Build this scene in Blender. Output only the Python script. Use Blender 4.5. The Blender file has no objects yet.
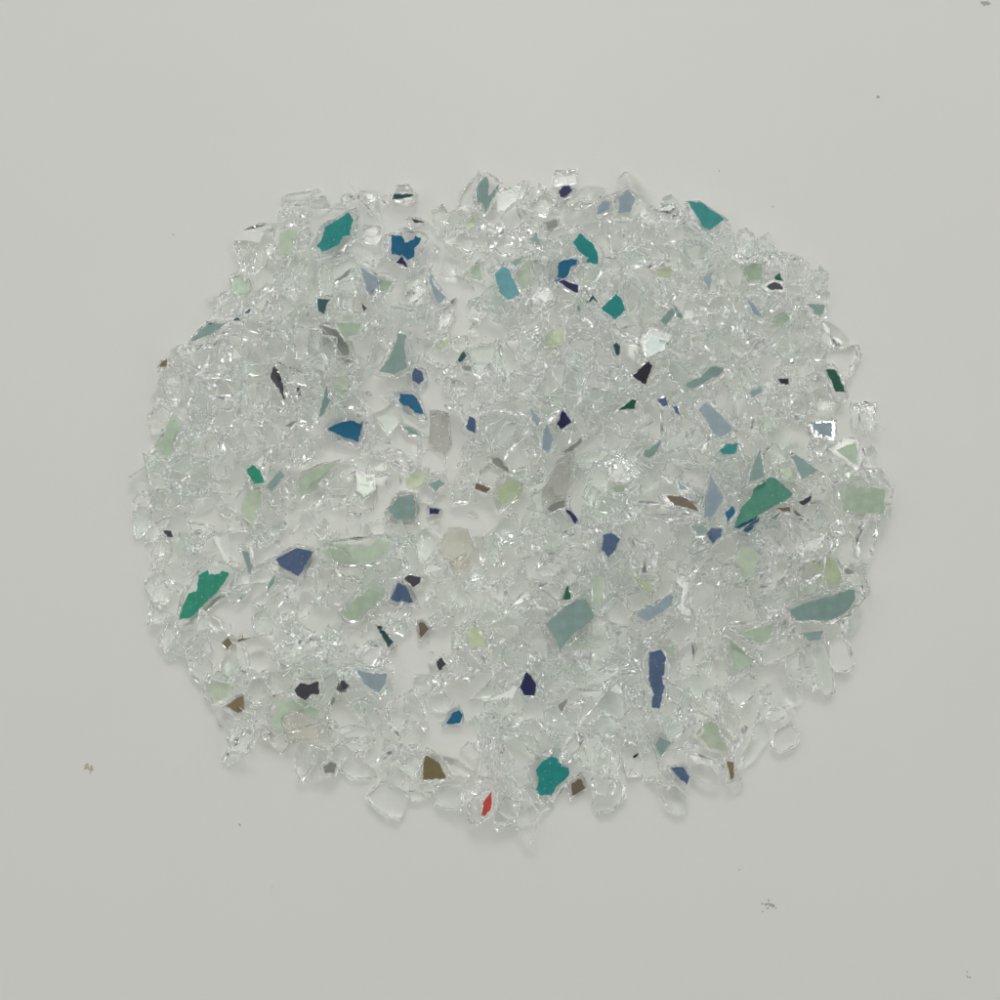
import bpy, bmesh, math, random
import numpy as np
from mathutils import Vector, Matrix, noise

random.seed(11)
rng = np.random.RandomState(7)
scene = bpy.context.scene
col = scene.collection

# ------------------------------------------------------------------ camera
TAN = math.tan(math.radians(21.0))
DIST = 0.125 / TAN
TILT = math.radians(7.0)
CAM = Vector((0.0, -math.sin(TILT) * DIST, math.cos(TILT) * DIST))
FWD = (-CAM).normalized()
RIGHT = Vector((1, 0, 0))
UP = RIGHT.cross(FWD)

cd = bpy.data.cameras.new('camera')
cam = bpy.data.objects.new('camera', cd)
col.objects.link(cam)
cam.location = CAM
cam.rotation_euler = (TILT, 0, 0)
cd.sensor_width = 36.0
cd.sensor_fit = 'HORIZONTAL'
cd.lens = 18.0 / TAN
cd.clip_start = 0.01
cd.clip_end = 50
scene.camera = cam


def world(px, py, z=0.0):
    """photo pixel -> point at height z above the table"""
    d = FWD + RIGHT * ((px - 500) / 500 * TAN) + UP * ((500 - py) / 500 * TAN)
    t = (z - CAM.z) / d.z
    p = CAM + d * t
    return p.x, p.y


# ------------------------------------------------------------------ materials
def srgb(c):
    out = []
    for v in c:
        v /= 255.0
        out.append(v / 12.92 if v <= 0.04045 else ((v + 0.055) / 1.055) ** 2.4)
    return out


def new_mat(name):
    m = bpy.data.materials.new(name)
    m.use_nodes = True
    nt = m.node_tree
    return m, nt, nt.nodes['Principled BSDF']


def N(nt, t, **kw):
    n = nt.nodes.new(t)
    for k, v in kw.items():
        if k in n.inputs:
            n.inputs[k].default_value = v
        else:
            setattr(n, k, v)
    return n


def glass_material(name, tint, rough=0.03, bump=1.0, milk=0.11):
    m, nt, b = new_mat(name)
    L = nt.links.new
    b.inputs['Base Color'].default_value = (*tint, 1)
    b.inputs['IOR'].default_value = 1.5
    tc = N(nt, 'ShaderNodeTexCoord')
    oi = N(nt, 'ShaderNodeObjectInfo')
    add = N(nt, 'ShaderNodeVectorMath', operation='ADD')
    L(tc.outputs['Object'], add.inputs[0])
    L(oi.outputs['Random'], add.inputs[1])
    n1 = N(nt, 'ShaderNodeTexNoise', Scale=260.0, Detail=2.0)
    n2 = N(nt, 'ShaderNodeTexNoise', Scale=1000.0, Detail=3.0)
    w = N(nt, 'ShaderNodeTexWave', Scale=230.0, Distortion=9.0, Detail=2.0)
    w.inputs['Detail Scale'].default_value = 2.0
    for n in (n1, n2, w):
        L(add.outputs[0], n.inputs['Vector'])
    b1 = N(nt, 'ShaderNodeBump', Strength=0.30 * bump, Distance=0.0007)
    b2 = N(nt, 'ShaderNodeBump', Strength=0.20 * bump, Distance=0.0003)
    b3 = N(nt, 'ShaderNodeBump', Strength=0.12 * bump, Distance=0.00010)
    L(n1.outputs['Fac'], b1.inputs['Height'])
    L(w.outputs['Fac'], b2.inputs['Height'])
    L(b1.outputs[0], b2.inputs['Normal'])
    L(n2.outputs['Fac'], b3.inputs['Height'])
    L(b2.outputs[0], b3.inputs['Normal'])
    L(b3.outputs[0], b.inputs['Normal'])
    # frosted fracture patches
    nr = N(nt, 'ShaderNodeTexNoise', Scale=330.0, Detail=4.0)
    L(add.outputs[0], nr.inputs['Vector'])
    mr = N(nt, 'ShaderNodeMapRange')
    mr.inputs['From Min'].default_value = 0.60
    mr.inputs['From Max'].default_value = 0.72
    mr.inputs['To Min'].default_value = rough
    mr.inputs['To Max'].default_value = 0.07
    L(nr.outputs['Fac'], mr.inputs['Value'])
    L(mr.outputs[0], b.inputs['Roughness'])
    mt = N(nt, 'ShaderNodeMapRange')
    mt.inputs['From Min'].default_value = 0.50
    mt.inputs['From Max'].default_value = 0.72
    mt.inputs['To Min'].default_value = 1.0 - milk
    mt.inputs['To Max'].default_value = 1.0 - milk * 3.6
    L(nr.outputs['Fac'], mt.inputs['Value'])
    L(mt.outputs[0], b.inputs['Transmission Weight'])
    return m


G_CLEAR = glass_material('clear_glass', (0.988, 0.997, 0.991), rough=0.0, bump=0.25, milk=0.0)
G_GREEN = glass_material('greenish_glass', (0.972, 0.996, 0.982), rough=0.0, bump=0.35, milk=0.0)
G_SMOOTH = glass_material('smooth_glass', (0.996, 0.999, 0.997), rough=0.0, bump=0.04, milk=0.0)
G_GREY = glass_material('grey_glass', (0.78, 0.78, 0.765), rough=0.0, bump=1.1, milk=0.03)
G_BEIGE = glass_material('beige_glass', (0.91, 0.90, 0.85), rough=0.0, bump=0.3, milk=0.04)
GLASSES = [G_CLEAR, G_CLEAR, G_CLEAR, G_GREEN, G_GREEN, G_SMOOTH, G_SMOOTH]

K_ALB = 0.84   # displayed linear value of a white surface in the photo's light
PAL = {
    'T': ('teal', (28, 136, 132)), 'G': ('green', (34, 142, 114)), 'D': ('dark green', (24, 88, 68)),
    'B': ('blue', (16, 98, 134)), 'N': ('navy', (30, 34, 82)), 'K': ('near black', (46, 46, 55)),
    'H': ('speckled green', (58, 130, 108)), 'S': ('slate blue', (72, 94, 126)), 'L': ('grey blue', (146, 163, 172)), 'P': ('pale sage', (196, 208, 188)),
    'Y': ('yellow green', (194, 205, 172)), 'V': ('grey green', (132, 157, 152)), 'Q': ('aqua', (112, 172, 178)),
    'R': ('red', (196, 66, 60)), 'W': ('brown', (110, 96, 80)), 'O': ('olive', (122, 110, 78)),
    'X': ('grey', (136, 140, 134)), 'E': ('sage green', (174, 192, 170)), 'M': ('dark teal', (34, 74, 80)),
}
PAINT = {}
for k, (nm, c) in PAL.items():
    lin = [min(0.9, v / K_ALB) for v in srgb(c)]
    m, nt, b = new_mat(nm.replace(' ', '_') + '_paint')
    L = nt.links.new
    tc = N(nt, 'ShaderNodeTexCoord')
    n1 = N(nt, 'ShaderNodeTexNoise', Scale=420.0, Detail=5.0, Roughness=0.65)
    L(tc.outputs['Object'], n1.inputs['Vector'])
    r = N(nt, 'ShaderNodeValToRGB')
    r.color_ramp.elements[0].position = 0.25
    r.color_ramp.elements[0].color = (*[v * 0.80 for v in lin], 1)
    r.color_ramp.elements[1].position = 0.62
    r.color_ramp.elements[1].color = (*[min(0.85, v * 1.06 + 0.004) for v in lin], 1)
    e = r.color_ramp.elements.new(0.74)
    e.color = (*[min(0.85, v * 1.15 + 0.03) for v in lin], 1)
    n2 = N(nt, 'ShaderNodeTexNoise', Scale=1500.0, Detail=2.0)
    L(tc.outputs['Object'], n2.inputs['Vector'])
    mr = N(nt, 'ShaderNodeMapRange')
    mr.inputs['From Min'].default_value = 0.67 if k in 'HSGT' else 0.73
    mr.inputs['From Max'].default_value = 0.76
    mr.inputs['To Max'].default_value = 0.7
    L(n2.outputs['Fac'], mr.inputs['Value'])
    mxc = N(nt, 'ShaderNodeMix', data_type='RGBA')
    L(mr.outputs[0], mxc.inputs['Factor'])
    L(r.outputs[0], mxc.inputs[6])
    mxc.inputs[7].default_value = (0.55, 0.58, 0.54, 1)
    L(n1.outputs['Fac'], r.inputs[0])
    L(mxc.outputs[2], b.inputs['Base Color'])
    b.inputs['Roughness'].default_value = 0.38
    b.inputs['Specular IOR Level'].default_value = 0.4
    bp = N(nt, 'ShaderNodeBump', Strength=0.25, Distance=0.0002)
    L(n1.outputs['Fac'], bp.inputs['Height'])
    L(bp.outputs[0], b.inputs['Normal'])
    PAINT[k] = m

# white table top
m, nt, b = new_mat('white_table')
L = nt.links.new
tc = N(nt, 'ShaderNodeTexCoord')
n1 = N(nt, 'ShaderNodeTexNoise', Scale=14.0, Detail=3.0)
n2 = N(nt, 'ShaderNodeTexNoise', Scale=900.0, Detail=3.0)
n3 = N(nt, 'ShaderNodeTexNoise', Scale=60.0, Detail=5.0, Roughness=0.7)
for n in (n1, n2, n3):
    L(tc.outputs['Object'], n.inputs['Vector'])
mx = N(nt, 'ShaderNodeMix', data_type='RGBA')
L(n1.outputs['Fac'], mx.inputs['Factor'])
mx.inputs[6].default_value = (0.842, 0.850, 0.810, 1)
mx.inputs[7].default_value = (0.873, 0.880, 0.843, 1)
# a few faint grey marks
rp = N(nt, 'ShaderNodeMapRange')
rp.inputs['From Min'].default_value = 0.70
rp.inputs['From Max'].default_value = 0.80
rp.inputs['To Max'].default_value = 0.35
L(n3.outputs['Fac'], rp.inputs['Value'])
mx2 = N(nt, 'ShaderNodeMix', data_type='RGBA')
L(rp.outputs[0], mx2.inputs['Factor'])
L(mx.outputs[2], mx2.inputs[6])
mx2.inputs[7].default_value = (0.60, 0.59, 0.53, 1)
L(mx2.outputs[2], b.inputs['Base Color'])
b.inputs['Roughness'].default_value = 0.48
b.inputs['Specular IOR Level'].default_value = 0.35
bp = N(nt, 'ShaderNodeBump', Strength=0.12, Distance=0.0002)
L(n2.outputs['Fac'], bp.inputs['Height'])
L(bp.outputs[0], b.inputs['Normal'])
M_TABLE = m

m, nt, b = new_mat('brown_dirt')
b.inputs['Base Color'].default_value = (0.60, 0.54, 0.42, 1)
b.inputs['Roughness'].default_value = 0.9
M_DIRT = m
m, nt, b = new_mat('grey_dust')
b.inputs['Base Color'].default_value = (0.50, 0.50, 0.46, 1)
b.inputs['Roughness'].default_value = 0.9
M_DUST = m


# ------------------------------------------------------------------ helpers
def mesh_obj(name, verts, faces, mat, parent=None):
    me = bpy.data.meshes.new(name)
    me.from_pydata([tuple(v) for v in verts], [], faces)
    me.update()
    if isinstance(mat, (list, tuple)):
        for q in mat:
            me.materials.append(q)
    else:
        me.materials.append(mat)
    o = bpy.data.objects.new(name, me)
    col.objects.link(o)
    if parent is not None:
        o.parent = parent
    return o


def hull2d(pts):
    pts = sorted(set((round(x, 7), round(y, 7)) for x, y in pts))
    def half(ps):
        h = []
        for p in ps:
            while len(h) >= 2 and (h[-1][0]-h[-2][0])*(p[1]-h[-2][1]) - (h[-1][1]-h[-2][1])*(p[0]-h[-2][0]) <= 0:
                h.pop()
            h.append(p)
        return h
    a = half(pts); b_ = half(pts[::-1])
    return a[:-1] + b_[:-1]


def resample(poly, step):
    out = []
    n = len(poly)
    for i in range(n):
        a, b_ = poly[i], poly[(i+1) % n]
        d = math.hypot(b_[0]-a[0], b_[1]-a[1])
        k = max(1, int(round(d/step)))
        for j in range(k):
            t = j/k
            out.append((a[0]+(b_[0]-a[0])*t, a[1]+(b_[1]-a[1])*t))
    return out


def ccw(poly):
    s = sum(poly[i][0]*poly[(i+1) % len(poly)][1] - poly[(i+1) % len(poly)][0]*poly[i][1] for i in range(len(poly)))
    return poly if s > 0 else poly[::-1]


def plate(poly, th, r, rough=1.0, skew=None, crisp=False):
    """a broken piece of sheet glass: flat faces, scalloped fractured walls. Local coords, z 0..th"""
    poly = ccw(poly)
    step = max(0.0011, 0.14 * max(math.hypot(*p) for p in poly))
    P = resample(poly, step*2.6 if crisp else step*1.5)
    n = len(P)
    sx, sy = skew if skew else (r.uniform(-.25, .25)*th, r.uniform(-.25, .25)*th)
    size = max(math.hypot(*p) for p in P)
    amp = min(0.10*size, 0.00045) * rough
    ph = [r.uniform(0, 6.28) for _ in range(3)]
    bow = r.uniform(-0.10, 0.16)
    bv = max(0.90, 1-0.00022/size)
    levels = [(1.0, bv), (0.95, 1.0), (0.66, 1.02+bow*.6), (0.33, 1.0+bow), (0.06, 0.98), (0.0, 0.98*bv)]
    if crisp:
        levels = [levels[0], levels[1], (0.5, 1.0+bow), levels[4], levels[5]]
    k_top = r.choice((1.0, 1.0, 0.9, 0.75, 0.58)) if crisp else 1.0
    tx, ty = (r.uniform(-.35, .35)*(1-k_top)*size for _ in range(2))
    verts, faces = [], []
    for li, (z, s) in enumerate(levels):
        s *= 1-(1-k_top)*z**1.6
        for i, (x, y) in enumerate(P):
            d = math.hypot(x, y) + 1e-9
            a = math.atan2(y, x)
            k = s + (amp/size)*(math.sin(5*a+ph[0]+z*2.5)+0.6*math.sin(11*a+ph[1]-z*4)) * .5
            off = r.uniform(-amp, amp)*(0.5 if li in (0, 1) else 0.9)
            xx = x*k + x/d*off + sx*(1-z) + tx*z
            yy = y*k + y/d*off + sy*(1-z) + ty*z
            zz = z*th
            if 0 < z < 1:
                zz += r.uniform(-.06, .06)*th
            verts.append((xx, yy, zz))
    for li in range(len(levels)-1):
        for i in range(n):
            j = (i+1) % n
            a0, a1 = li*n+i, li*n+j
            b0, b1 = (li+1)*n+i, (li+1)*n+j
            if (i+li) % 2:
                faces += [(a0, b0, a1), (a1, b0, b1)]
            else:
                faces += [(a0, b0, b1), (a0, b1, a1)]
    faces.append(tuple(range(n)))
    faces.append(tuple(reversed(range((len(levels)-1)*n, len(levels)*n))))
    return verts, faces


def chunk(lx, ly, lz, r, npts=16):
    """an irregular faceted lump: hull of random points, z 0..lz, then bent a little"""
    bm = bmesh.new()
    for _ in range(npts):
        a = r.uniform(0, 2*math.pi)
        c = r.uniform(-1, 1)
        s = math.sqrt(1-c*c)
        e = 0.75
        f = lambda t: math.copysign(abs(t)**e, t)
        j = r.uniform(0.72, 1.08)
        bm.verts.new((lx/2*f(math.cos(a))*s**e*j, ly/2*f(math.sin(a))*s**e*j, lz/2*f(c)*j + lz/2))
    ret = bmesh.ops.convex_hull(bm, input=bm.verts[:])
    junk = [v for v in bm.verts if not v.link_faces]
    bmesh.ops.delete(bm, geom=junk, context='VERTS')
    bmesh.ops.bevel(bm, geom=bm.edges[:], offset=min(lx, ly, lz)*0.02, segments=1, affect='EDGES', clamp_overlap=True)
    bmesh.ops.triangulate(bm, faces=bm.faces[:])
    big = [e for e in bm.edges if e.calc_length() > 0.28*max(lx, ly)]
    if big:
        bmesh.ops.subdivide_edges(bm, edges=big, cuts=1)
        bmesh.ops.triangulate(bm, faces=bm.faces[:])
    sd = Vector((r.uniform(0, 99), r.uniform(0, 99), r.uniform(0, 99)))
    amp = r.choice((0.0, 0.0, 0.02))*max(lx, ly)
    for v in bm.verts:
        q = noise.noise_vector(v.co*330 + sd)
        v.co += q*amp
    bm.normal_update()
    bm.verts.index_update()
    vs = [tuple(v.co) for v in bm.verts]
    fs = [tuple(v.index for v in f.verts) for f in bm.faces]
    bm.free()
    return vs, fs


# ------------------------------------------------------------------ height map packing
RES = 0.0005
HALF = 0.14
NG = int(2*HALF/RES)
HM = np.zeros((NG, NG))
ID = -np.ones((NG, NG), int)
GX, GY = np.meshgrid((np.arange(NG)+.5)*RES-HALF, (np.arange(NG)+.5)*RES-HALF, indexing='xy')


def footprint(poly):
    xs = [p[0] for p in poly]; ys = [p[1] for p in poly]
    i0 = max(0, int((min(xs)+HALF)/RES)); i1 = min(NG, int((max(xs)+HALF)/RES)+2)
    j0 = max(0, int((min(ys)+HALF)/RES)); j1 = min(NG, int((max(ys)+HALF)/RES)+2)
    gx = GX[j0:j1, i0:i1]; gy = GY[j0:j1, i0:i1]
    ins = np.ones_like(gx, bool)
    h = hull2d(poly)
    for k in range(len(h)):
        a, b_ = h[k], h[(k+1) % len(h)]
        ins &= ((b_[0]-a[0])*(gy-a[1]) - (b_[1]-a[1])*(gx-a[0])) >= 0
    return (slice(j0, j1), slice(i0, i1)), ins, gx, gy


def settle(poly, th, ident, max_slope, jitter=0.0, pct=88, commit=True, fill=0.85):
    """rest a piece with this outline (world xy) on what lies there: returns (cx, cy, z, slope x, slope y)"""
    sl, ins, gx, gy = footprint(poly)
    cx = sum(p[0] for p in poly)/len(poly); cy = sum(p[1] for p in poly)/len(poly)
    if ins.sum() < 3:
        return cx, cy, 0.0, 0.0, 0.0
    x = gx[ins]-cx; y = gy[ins]-cy; h = HM[sl][ins]
    A = np.stack([x, y, np.ones_like(x)], 1)
    sol = np.linalg.lstsq(A, h, rcond=None)[0]
    s = np.array([sol[0], sol[1]])
    if h.max() > 0.0015:
        s = s + rng.uniform(-jitter, jitter, 2)
    m_ = math.hypot(*s)
    if m_ > max_slope:
        s *= max_slope/m_
    z = np.percentile(h - (s[0]*x+s[1]*y), pct)
    # never under the table
    low = (s[0]*x+s[1]*y).min()+z
    if low < 0.0:
        z -= low
    top = s[0]*x+s[1]*y+z+th
    d = np.sqrt((x/(abs(x).max()+1e-6))**2+(y/(abs(y).max()+1e-6))**2)
    top = top - th*(1-fill)*np.clip(d, 0, 1)
    if commit:
        sub = HM[sl]; sid = ID[sl]
        cur = sub[ins]
        new = np.maximum(cur, top)
        idc = sid[ins]
        idc[top >= cur] = ident
        sub[ins] = new; sid[ins] = idc
    return cx, cy, z, s[0], s[1]


def orient(sx, sy):
    n = Vector((-sx, -sy, 1)).normalized()
    return Vector((0, 0, 1)).rotation_difference(n).to_matrix().to_4x4()


# ------------------------------------------------------------------ data read off the photograph
TILE = {'A': (120, 160), 'B': (310, 160), 'C': (500, 160), 'D': (690, 160), 'E': (120, 330), 'F': (310, 330),
        'G': (500, 330), 'H': (690, 330), 'I': (120, 500), 'J': (310, 500), 'K': (500, 500), 'L': (690, 500),
        'M': (190, 660), 'N': (370, 660), 'O': (550, 660), 'P': (680, 640)}

# tile, paint colour, paint under the glass?, outline, short description (or None), where
PAINTED = [
 ('A','P',1,[(800,370),(860,350),(900,370),(880,420),(870,480),(800,480)],'pale sage square shard','on the upper left rim of the pile'),
 ('A','E',1,[(575,600),(610,580),(650,595),(655,650),(610,690),(575,660)],'small oval sage green shard','on the upper left rim, below the pale sage square one'),
 ('A','V',0,[(355,925),(390,880),(435,835),(530,825),(500,850),(450,890)],'boat-shaped grey green shard','hanging over the left rim'),
 ('A','M',0,[(610,770),(650,745),(645,775)],None,''),
 ('A','M',0,[(575,800),(600,785),(612,805)],None,''),
 ('B','T',0,[(38,425),(60,410),(85,335),(130,310),(205,270),(228,310),(212,385),(175,390),(160,430),(70,462)],'jagged teal shard like an arrowhead','near the upper left rim'),
 ('B','B',0,[(410,365),(460,368),(480,400),(520,390),(530,370),(558,380),(550,410),(525,425),(520,470),(488,488),(460,465),(410,455)],'blue shard with a knobbed corner','beside a bare patch of table near the top'),
 ('B','M',0,[(413,188),(430,158),(460,165),(490,160),(522,165),(500,178)],'thin dark green strip','on the top rim above the knobbed blue shard'),
 ('B','N',0,[(440,530),(465,503),(485,525),(495,552),(470,535)],None,''),
 ('B','K',0,[(505,293),(540,300),(570,312),(520,315)],None,''),
 ('B','V',0,[(820,170),(835,120),(865,80),(882,95),(880,180),(915,140),(935,115),(930,150),(895,200),(865,260),(855,215),(825,205)],'grey green shard spread like butterfly wings','at the very top of the pile'),
 ('B','Y',1,[(755,325),(800,310),(815,285),(832,325),(800,335)],None,''),
 ('B','E',1,[(795,570),(845,520),(860,598)],None,''),
 ('Z','Q',0,[(494,273),(502,265),(508,268),(519,291),(508,297),(499,290)],'pale aqua blue shard','above the middle, the only one of that colour'),
 ('B','L',0,[(240,540),(350,605),(290,680),(270,650)],'grey blue triangle','under the jagged teal shard'),
 ('B','X',0,[(130,612),(205,555),(195,590),(140,615)],None,''),
 ('B','M',0,[(38,703),(100,703),(80,740),(75,780),(45,770)],'dark teal tooth','left of the grey blue triangle'),
 ('B','E',0,[(130,805),(265,812),(235,860),(175,875)],'olive sage wedge','below the dark teal tooth'),
 ('B','E',1,[(355,640),(420,655),(400,690),(365,700)],None,''),
 ('B','L',0,[(580,590),(595,575),(605,630),(670,690),(635,725),(610,690)],'grey crescent','left of the pale aqua blue shard'),
 ('B','K',0,[(250,720),(275,740),(260,755)],None,''),
 ('B','Y',1,[(625,945),(650,900),(675,870),(700,910),(680,935)],None,''),
 ('B','X',0,[(700,710),(727,692),(715,720)],None,''),
 ('F','V',0,[(350,205),(395,150),(440,60),(450,20),(490,30),(480,80),(495,190),(430,220)],'tall grey teal shard flaring at its foot','left of the bare patch of table'),
 ('C','N',0,[(300,160),(320,138),(350,132),(372,155),(345,185),(310,190)],'small navy hexagon','under a clear block on the top rim'),
 ('C','T',0,[(357,405),(390,360),(460,415),(480,450),(487,508),(425,497),(435,475),(390,450)],'teal blade with a chipped tail','in the upper middle'),
 ('C','B',0,[(255,600),(278,575),(280,510),(350,488),(380,490),(375,515),(345,530),(330,570),(270,615)],'hooked blue shard','just below the teal blade with a chipped tail'),
 ('C','N',0,[(303,600),(330,595),(360,610),(405,625),(400,662),(350,640)],'ragged navy strip','touching the foot of the hooked blue shard'),
 ('C','T',0,[(498,738),(572,662),(600,690),(620,740),(570,788)],'teal diamond','in the upper middle, below the ragged navy strip'),
 ('C','L',0,[(490,265),(500,220),(525,197),(552,212),(550,240)],None,''),
 ('C','L',0,[(580,200),(625,148),(665,195),(640,260),(580,270)],'pointed grey blue shard','near the top rim right of the small navy hexagon'),
 ('C','V',0,[(155,400),(180,372),(205,440)],None,''),
 ('C','P',1,[(85,530),(150,500),(150,590),(100,640)],None,''),
 ('C','V',0,[(55,520),(120,490),(80,545)],None,''),
 ('C','M',0,[(437,705),(460,660),(485,705),(462,690)],None,''),
 ('C','M',0,[(560,925),(575,910),(592,925),(592,965),(575,975)],None,''),
 ('C','Y',1,[(785,545),(860,545),(855,590),(785,580)],None,''),
 ('C','V',0,[(800,790),(850,730),(870,760),(820,820)],None,''),
 ('C','V',0,[(860,735),(885,745),(915,785),(890,785)],None,''),
 ('C','Y',1,[(230,870),(310,850),(300,920),(235,930)],'soft yellow green square','a little above the middle of the pile'),
 ('C','V',1,[(725,930),(760,880),(830,910),(800,960),(740,990)],None,''),
 ('C','X',0,[(225,315),(285,300),(290,330),(240,345)],None,''),
 ('Z','T',0,[(688,203),(701,204),(711,213),(724,222),(709,235),(702,230)],'large teal fin','sticking out over the upper right rim'),
 ('D','E',1,[(265,550),(310,510),(355,530),(360,600),(300,600)],'sage green petal','below the upright clear oval on the upper right rim'),
 ('D','D',0,[(422,577),(450,575),(465,635),(430,620)],'small dark green lozenge','on the upper right rim above a blackish chip'),
 ('D','K',0,[(385,640),(425,618),(450,630),(470,660),(440,655),(410,662)],None,''),
 ('D','V',0,[(585,728),(675,735),(665,780),(640,790),(620,775)],'dark sage shield','just inside the right rim, high up'),
 ('D','L',0,[(75,590),(120,560),(98,655)],None,''),
 ('D','L',0,[(290,705),(320,720),(370,800),(320,765)],None,''),
 ('D','E',1,[(390,820),(490,770),(500,815),(420,835)],None,''),
 ('E','K',0,[(740,240),(760,180),(790,220),(820,320),(815,360),(790,310)],'blackish leaf-shaped shard','in the left part, above the blue fan'),
 ('E','E',0,[(185,575),(220,550),(240,465),(275,445),(298,500),(290,570),(245,660),(205,620)],'long sage green leaf','standing by the left rim'),
 ('E','G',0,[(620,700),(655,678),(690,705),(710,765),(660,770)],'small bright green chip','above the pale sage tongue'),
 ('E','V',0,[(718,790),(790,705),(812,735),(745,815)],None,''),
 ('E','P',1,[(605,870),(640,800),(715,780),(700,900),(650,990),(610,930)],'pale sage tongue','in the left part, under the small bright green chip'),
 ('E','E',0,[(880,800),(930,720),(1000,680),(1075,670),(1020,730),(950,770),(915,830)],'curved sage green blade','below the blue fan'),
 ('E','O',0,[(200,190),(215,165),(240,155),(240,195)],None,''),
 ('E','X',0,[(820,490),(885,455),(850,495)],None,''),
 ('F','B',0,[(85,495),(140,460),(205,450),(245,465),(262,450),(232,555),(130,520)],'blue fan','in the left middle, the largest pure blue shard'),
 ('F','B',0,[(445,350),(455,320),(515,320),(548,365),(568,420),(525,415),(500,385),(447,368)],'creased blue shard','below the tall grey teal shard'),
 ('F','S',0,[(500,215),(520,190),(555,205),(560,240),(540,268),(505,250)],'slate blue nugget','above the creased blue shard'),
 ('F','S',0,[(785,475),(805,425),(830,435),(835,508),(795,490)],'small upright slate shard','near the middle beside the grey ribbed chunk'),
 ('F','N',0,[(600,890),(648,900),(640,920),(600,920)],None,''),
 ('F','M',0,[(738,150),(765,108),(783,130),(750,165)],None,''),
 ('F','V',0,[(45,420),(90,255),(105,340),(65,410)],'narrow upright grey green leaf','left of the tall grey teal shard'),
 ('Z','X',1,[(318,325),(335,330),(347,345),(352,362),(343,360),(335,348)],None,''),
 ('F','V',0,[(470,485),(500,490),(560,530),(500,520)],None,''),
 ('F','E',1,[(240,720),(310,750),(315,800),(275,840),(250,800)],None,''),
 ('F','Y',1,[(480,700),(590,720),(560,780),(485,800)],'yellow green trapezoid','left of the middle'),
 ('F','V',0,[(395,900),(440,835),(520,825),(527,940),(430,948)],'blunt grey green shard','below the yellow green trapezoid'),
 ('F','V',0,[(590,775),(640,750),(665,770),(620,810)],None,''),
 ('F','W',0,[(840,760),(910,790),(890,815),(835,790)],'small brown window','inside a clear wedge near the middle'),
 ('F','X',0,[(905,650),(940,650),(990,705),(985,720),(910,675)],None,''),
 ('Z','Y',1,[(496,494),(504,482),(523,480),(518,495),(503,506)],'yellow green shard at the very centre','beside the small brown window'),
 ('F','X',0,[(750,185),(800,180),(800,208),(765,205)],None,''),
 ('F','P',1,[(130,240),(190,220),(210,270),(170,330),(130,310)],None,''),
 ('G','N',0,[(285,460),(315,385),(358,450),(305,487)],'navy teardrop','right of the middle, above the grey layered chunk'),
 ('G','K',0,[(665,215),(740,148),(765,165),(730,258),(690,240)],'near black axe blade','in the upper right middle'),
 ('G','D',0,[(595,388),(660,338),(680,345),(672,383)],None,''),
 ('G','S',0,[(792,348),(835,343),(850,380),(820,385)],'slate blue bow tie','right of the near black axe blade'),
 ('G','S',0,[(855,388),(880,382),(892,430),(870,415)],None,''),
 ('G','L',0,[(160,395),(215,460),(195,490),(170,450)],None,''),
 ('G','L',0,[(200,595),(208,510),(222,462),(257,540),(235,600)],'grey blue spearhead','left of the grey layered chunk'),
 ('G','V',0,[(710,600),(750,580),(797,540),(780,600),(740,635),(715,625)],'grey green comma','right of the middle'),
 ('Z','V',0,[(682,384),(700,375),(710,365),(722,367),(720,372),(709,378),(690,388)],'slanting grey green bar','in the upper right part'),
 ('G','W',0,[(830,840),(900,842),(960,870),(992,920),(940,905),(870,885)],'brown leaf','right of the middle, the only brown leaf shape'),
 ('G','N',0,[(315,900),(345,905),(382,950),(370,972)],None,''),
 ('G','X',0,[(230,885),(270,850),(325,840),(320,870),(260,895)],None,''),
 ('G','P',1,[(565,775),(625,770),(620,810),(570,820)],None,''),
 ('G','L',0,[(890,760),(940,800),(905,805)],None,''),
 ('G','X',0,[(305,600),(400,530),(405,550),(340,600)],None,''),
 ('H','L',0,[(38,405),(75,370),(115,400),(210,500),(195,525),(150,545),(105,530),(85,470)],'blue grey boot','in the right part above the small teal almond'),
 ('H','T',0,[(155,605),(200,575),(248,580),(240,625),(180,628)],'small teal almond','under the blue grey boot'),
 ('H','V',0,[(305,765),(335,660),(365,600),(380,745)],'upright grey green spike','above the big green shard'),
 ('H','L',0,[(55,930),(85,720),(155,830),(130,880),(95,930)],'grey blue sail','left of the big green shard'),
 ('H','V',0,[(512,640),(530,635),(640,715),(560,760)],'grey green shark tooth','right of the upright grey green spike'),
 ('H','B',0,[(180,920),(215,885),(225,920),(190,970)],None,''),
 ('L','B',0,[(235,150),(350,70),(325,150),(300,170)],'deep blue corner','peeping out under the big green shard'),
 ('H','H',0,[(225,1000),(260,900),(310,850),(330,800),(400,740),(440,750),(520,830),(500,850),(430,890),(290,970)],'big green shard speckled white','in the right half, the largest green one'),
 ('H','D',0,[(665,208),(710,200),(740,250),(762,315),(710,315),(695,260)],'dark green bar','near the right rim'),
 ('H','L',0,[(600,465),(710,465),(708,535),(640,515)],'grey blue block','below the dark green bar'),
 ('H','E',0,[(740,610),(800,580),(835,575),(840,690),(800,665)],'sage green triangle','by the right rim above the sage slab'),
 ('H','E',0,[(770,860),(780,795),(850,772),(970,785),(975,908),(860,900),(770,890)],'rectangular sage green slab','poking out of the right rim'),
 ('H','K',0,[(443,238),(495,238),(495,268),(460,260)],None,''),
 ('H','X',0,[(475,152),(520,150),(515,165)],None,''),
 ('H','L',0,[(290,310),(340,275),(360,300),(300,335)],None,''),
 ('H','K',0,[(540,870),(605,835),(600,860),(560,888)],None,''),
 ('H','P',1,[(455,690),(510,680),(520,740),(470,740)],None,''),
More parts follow.
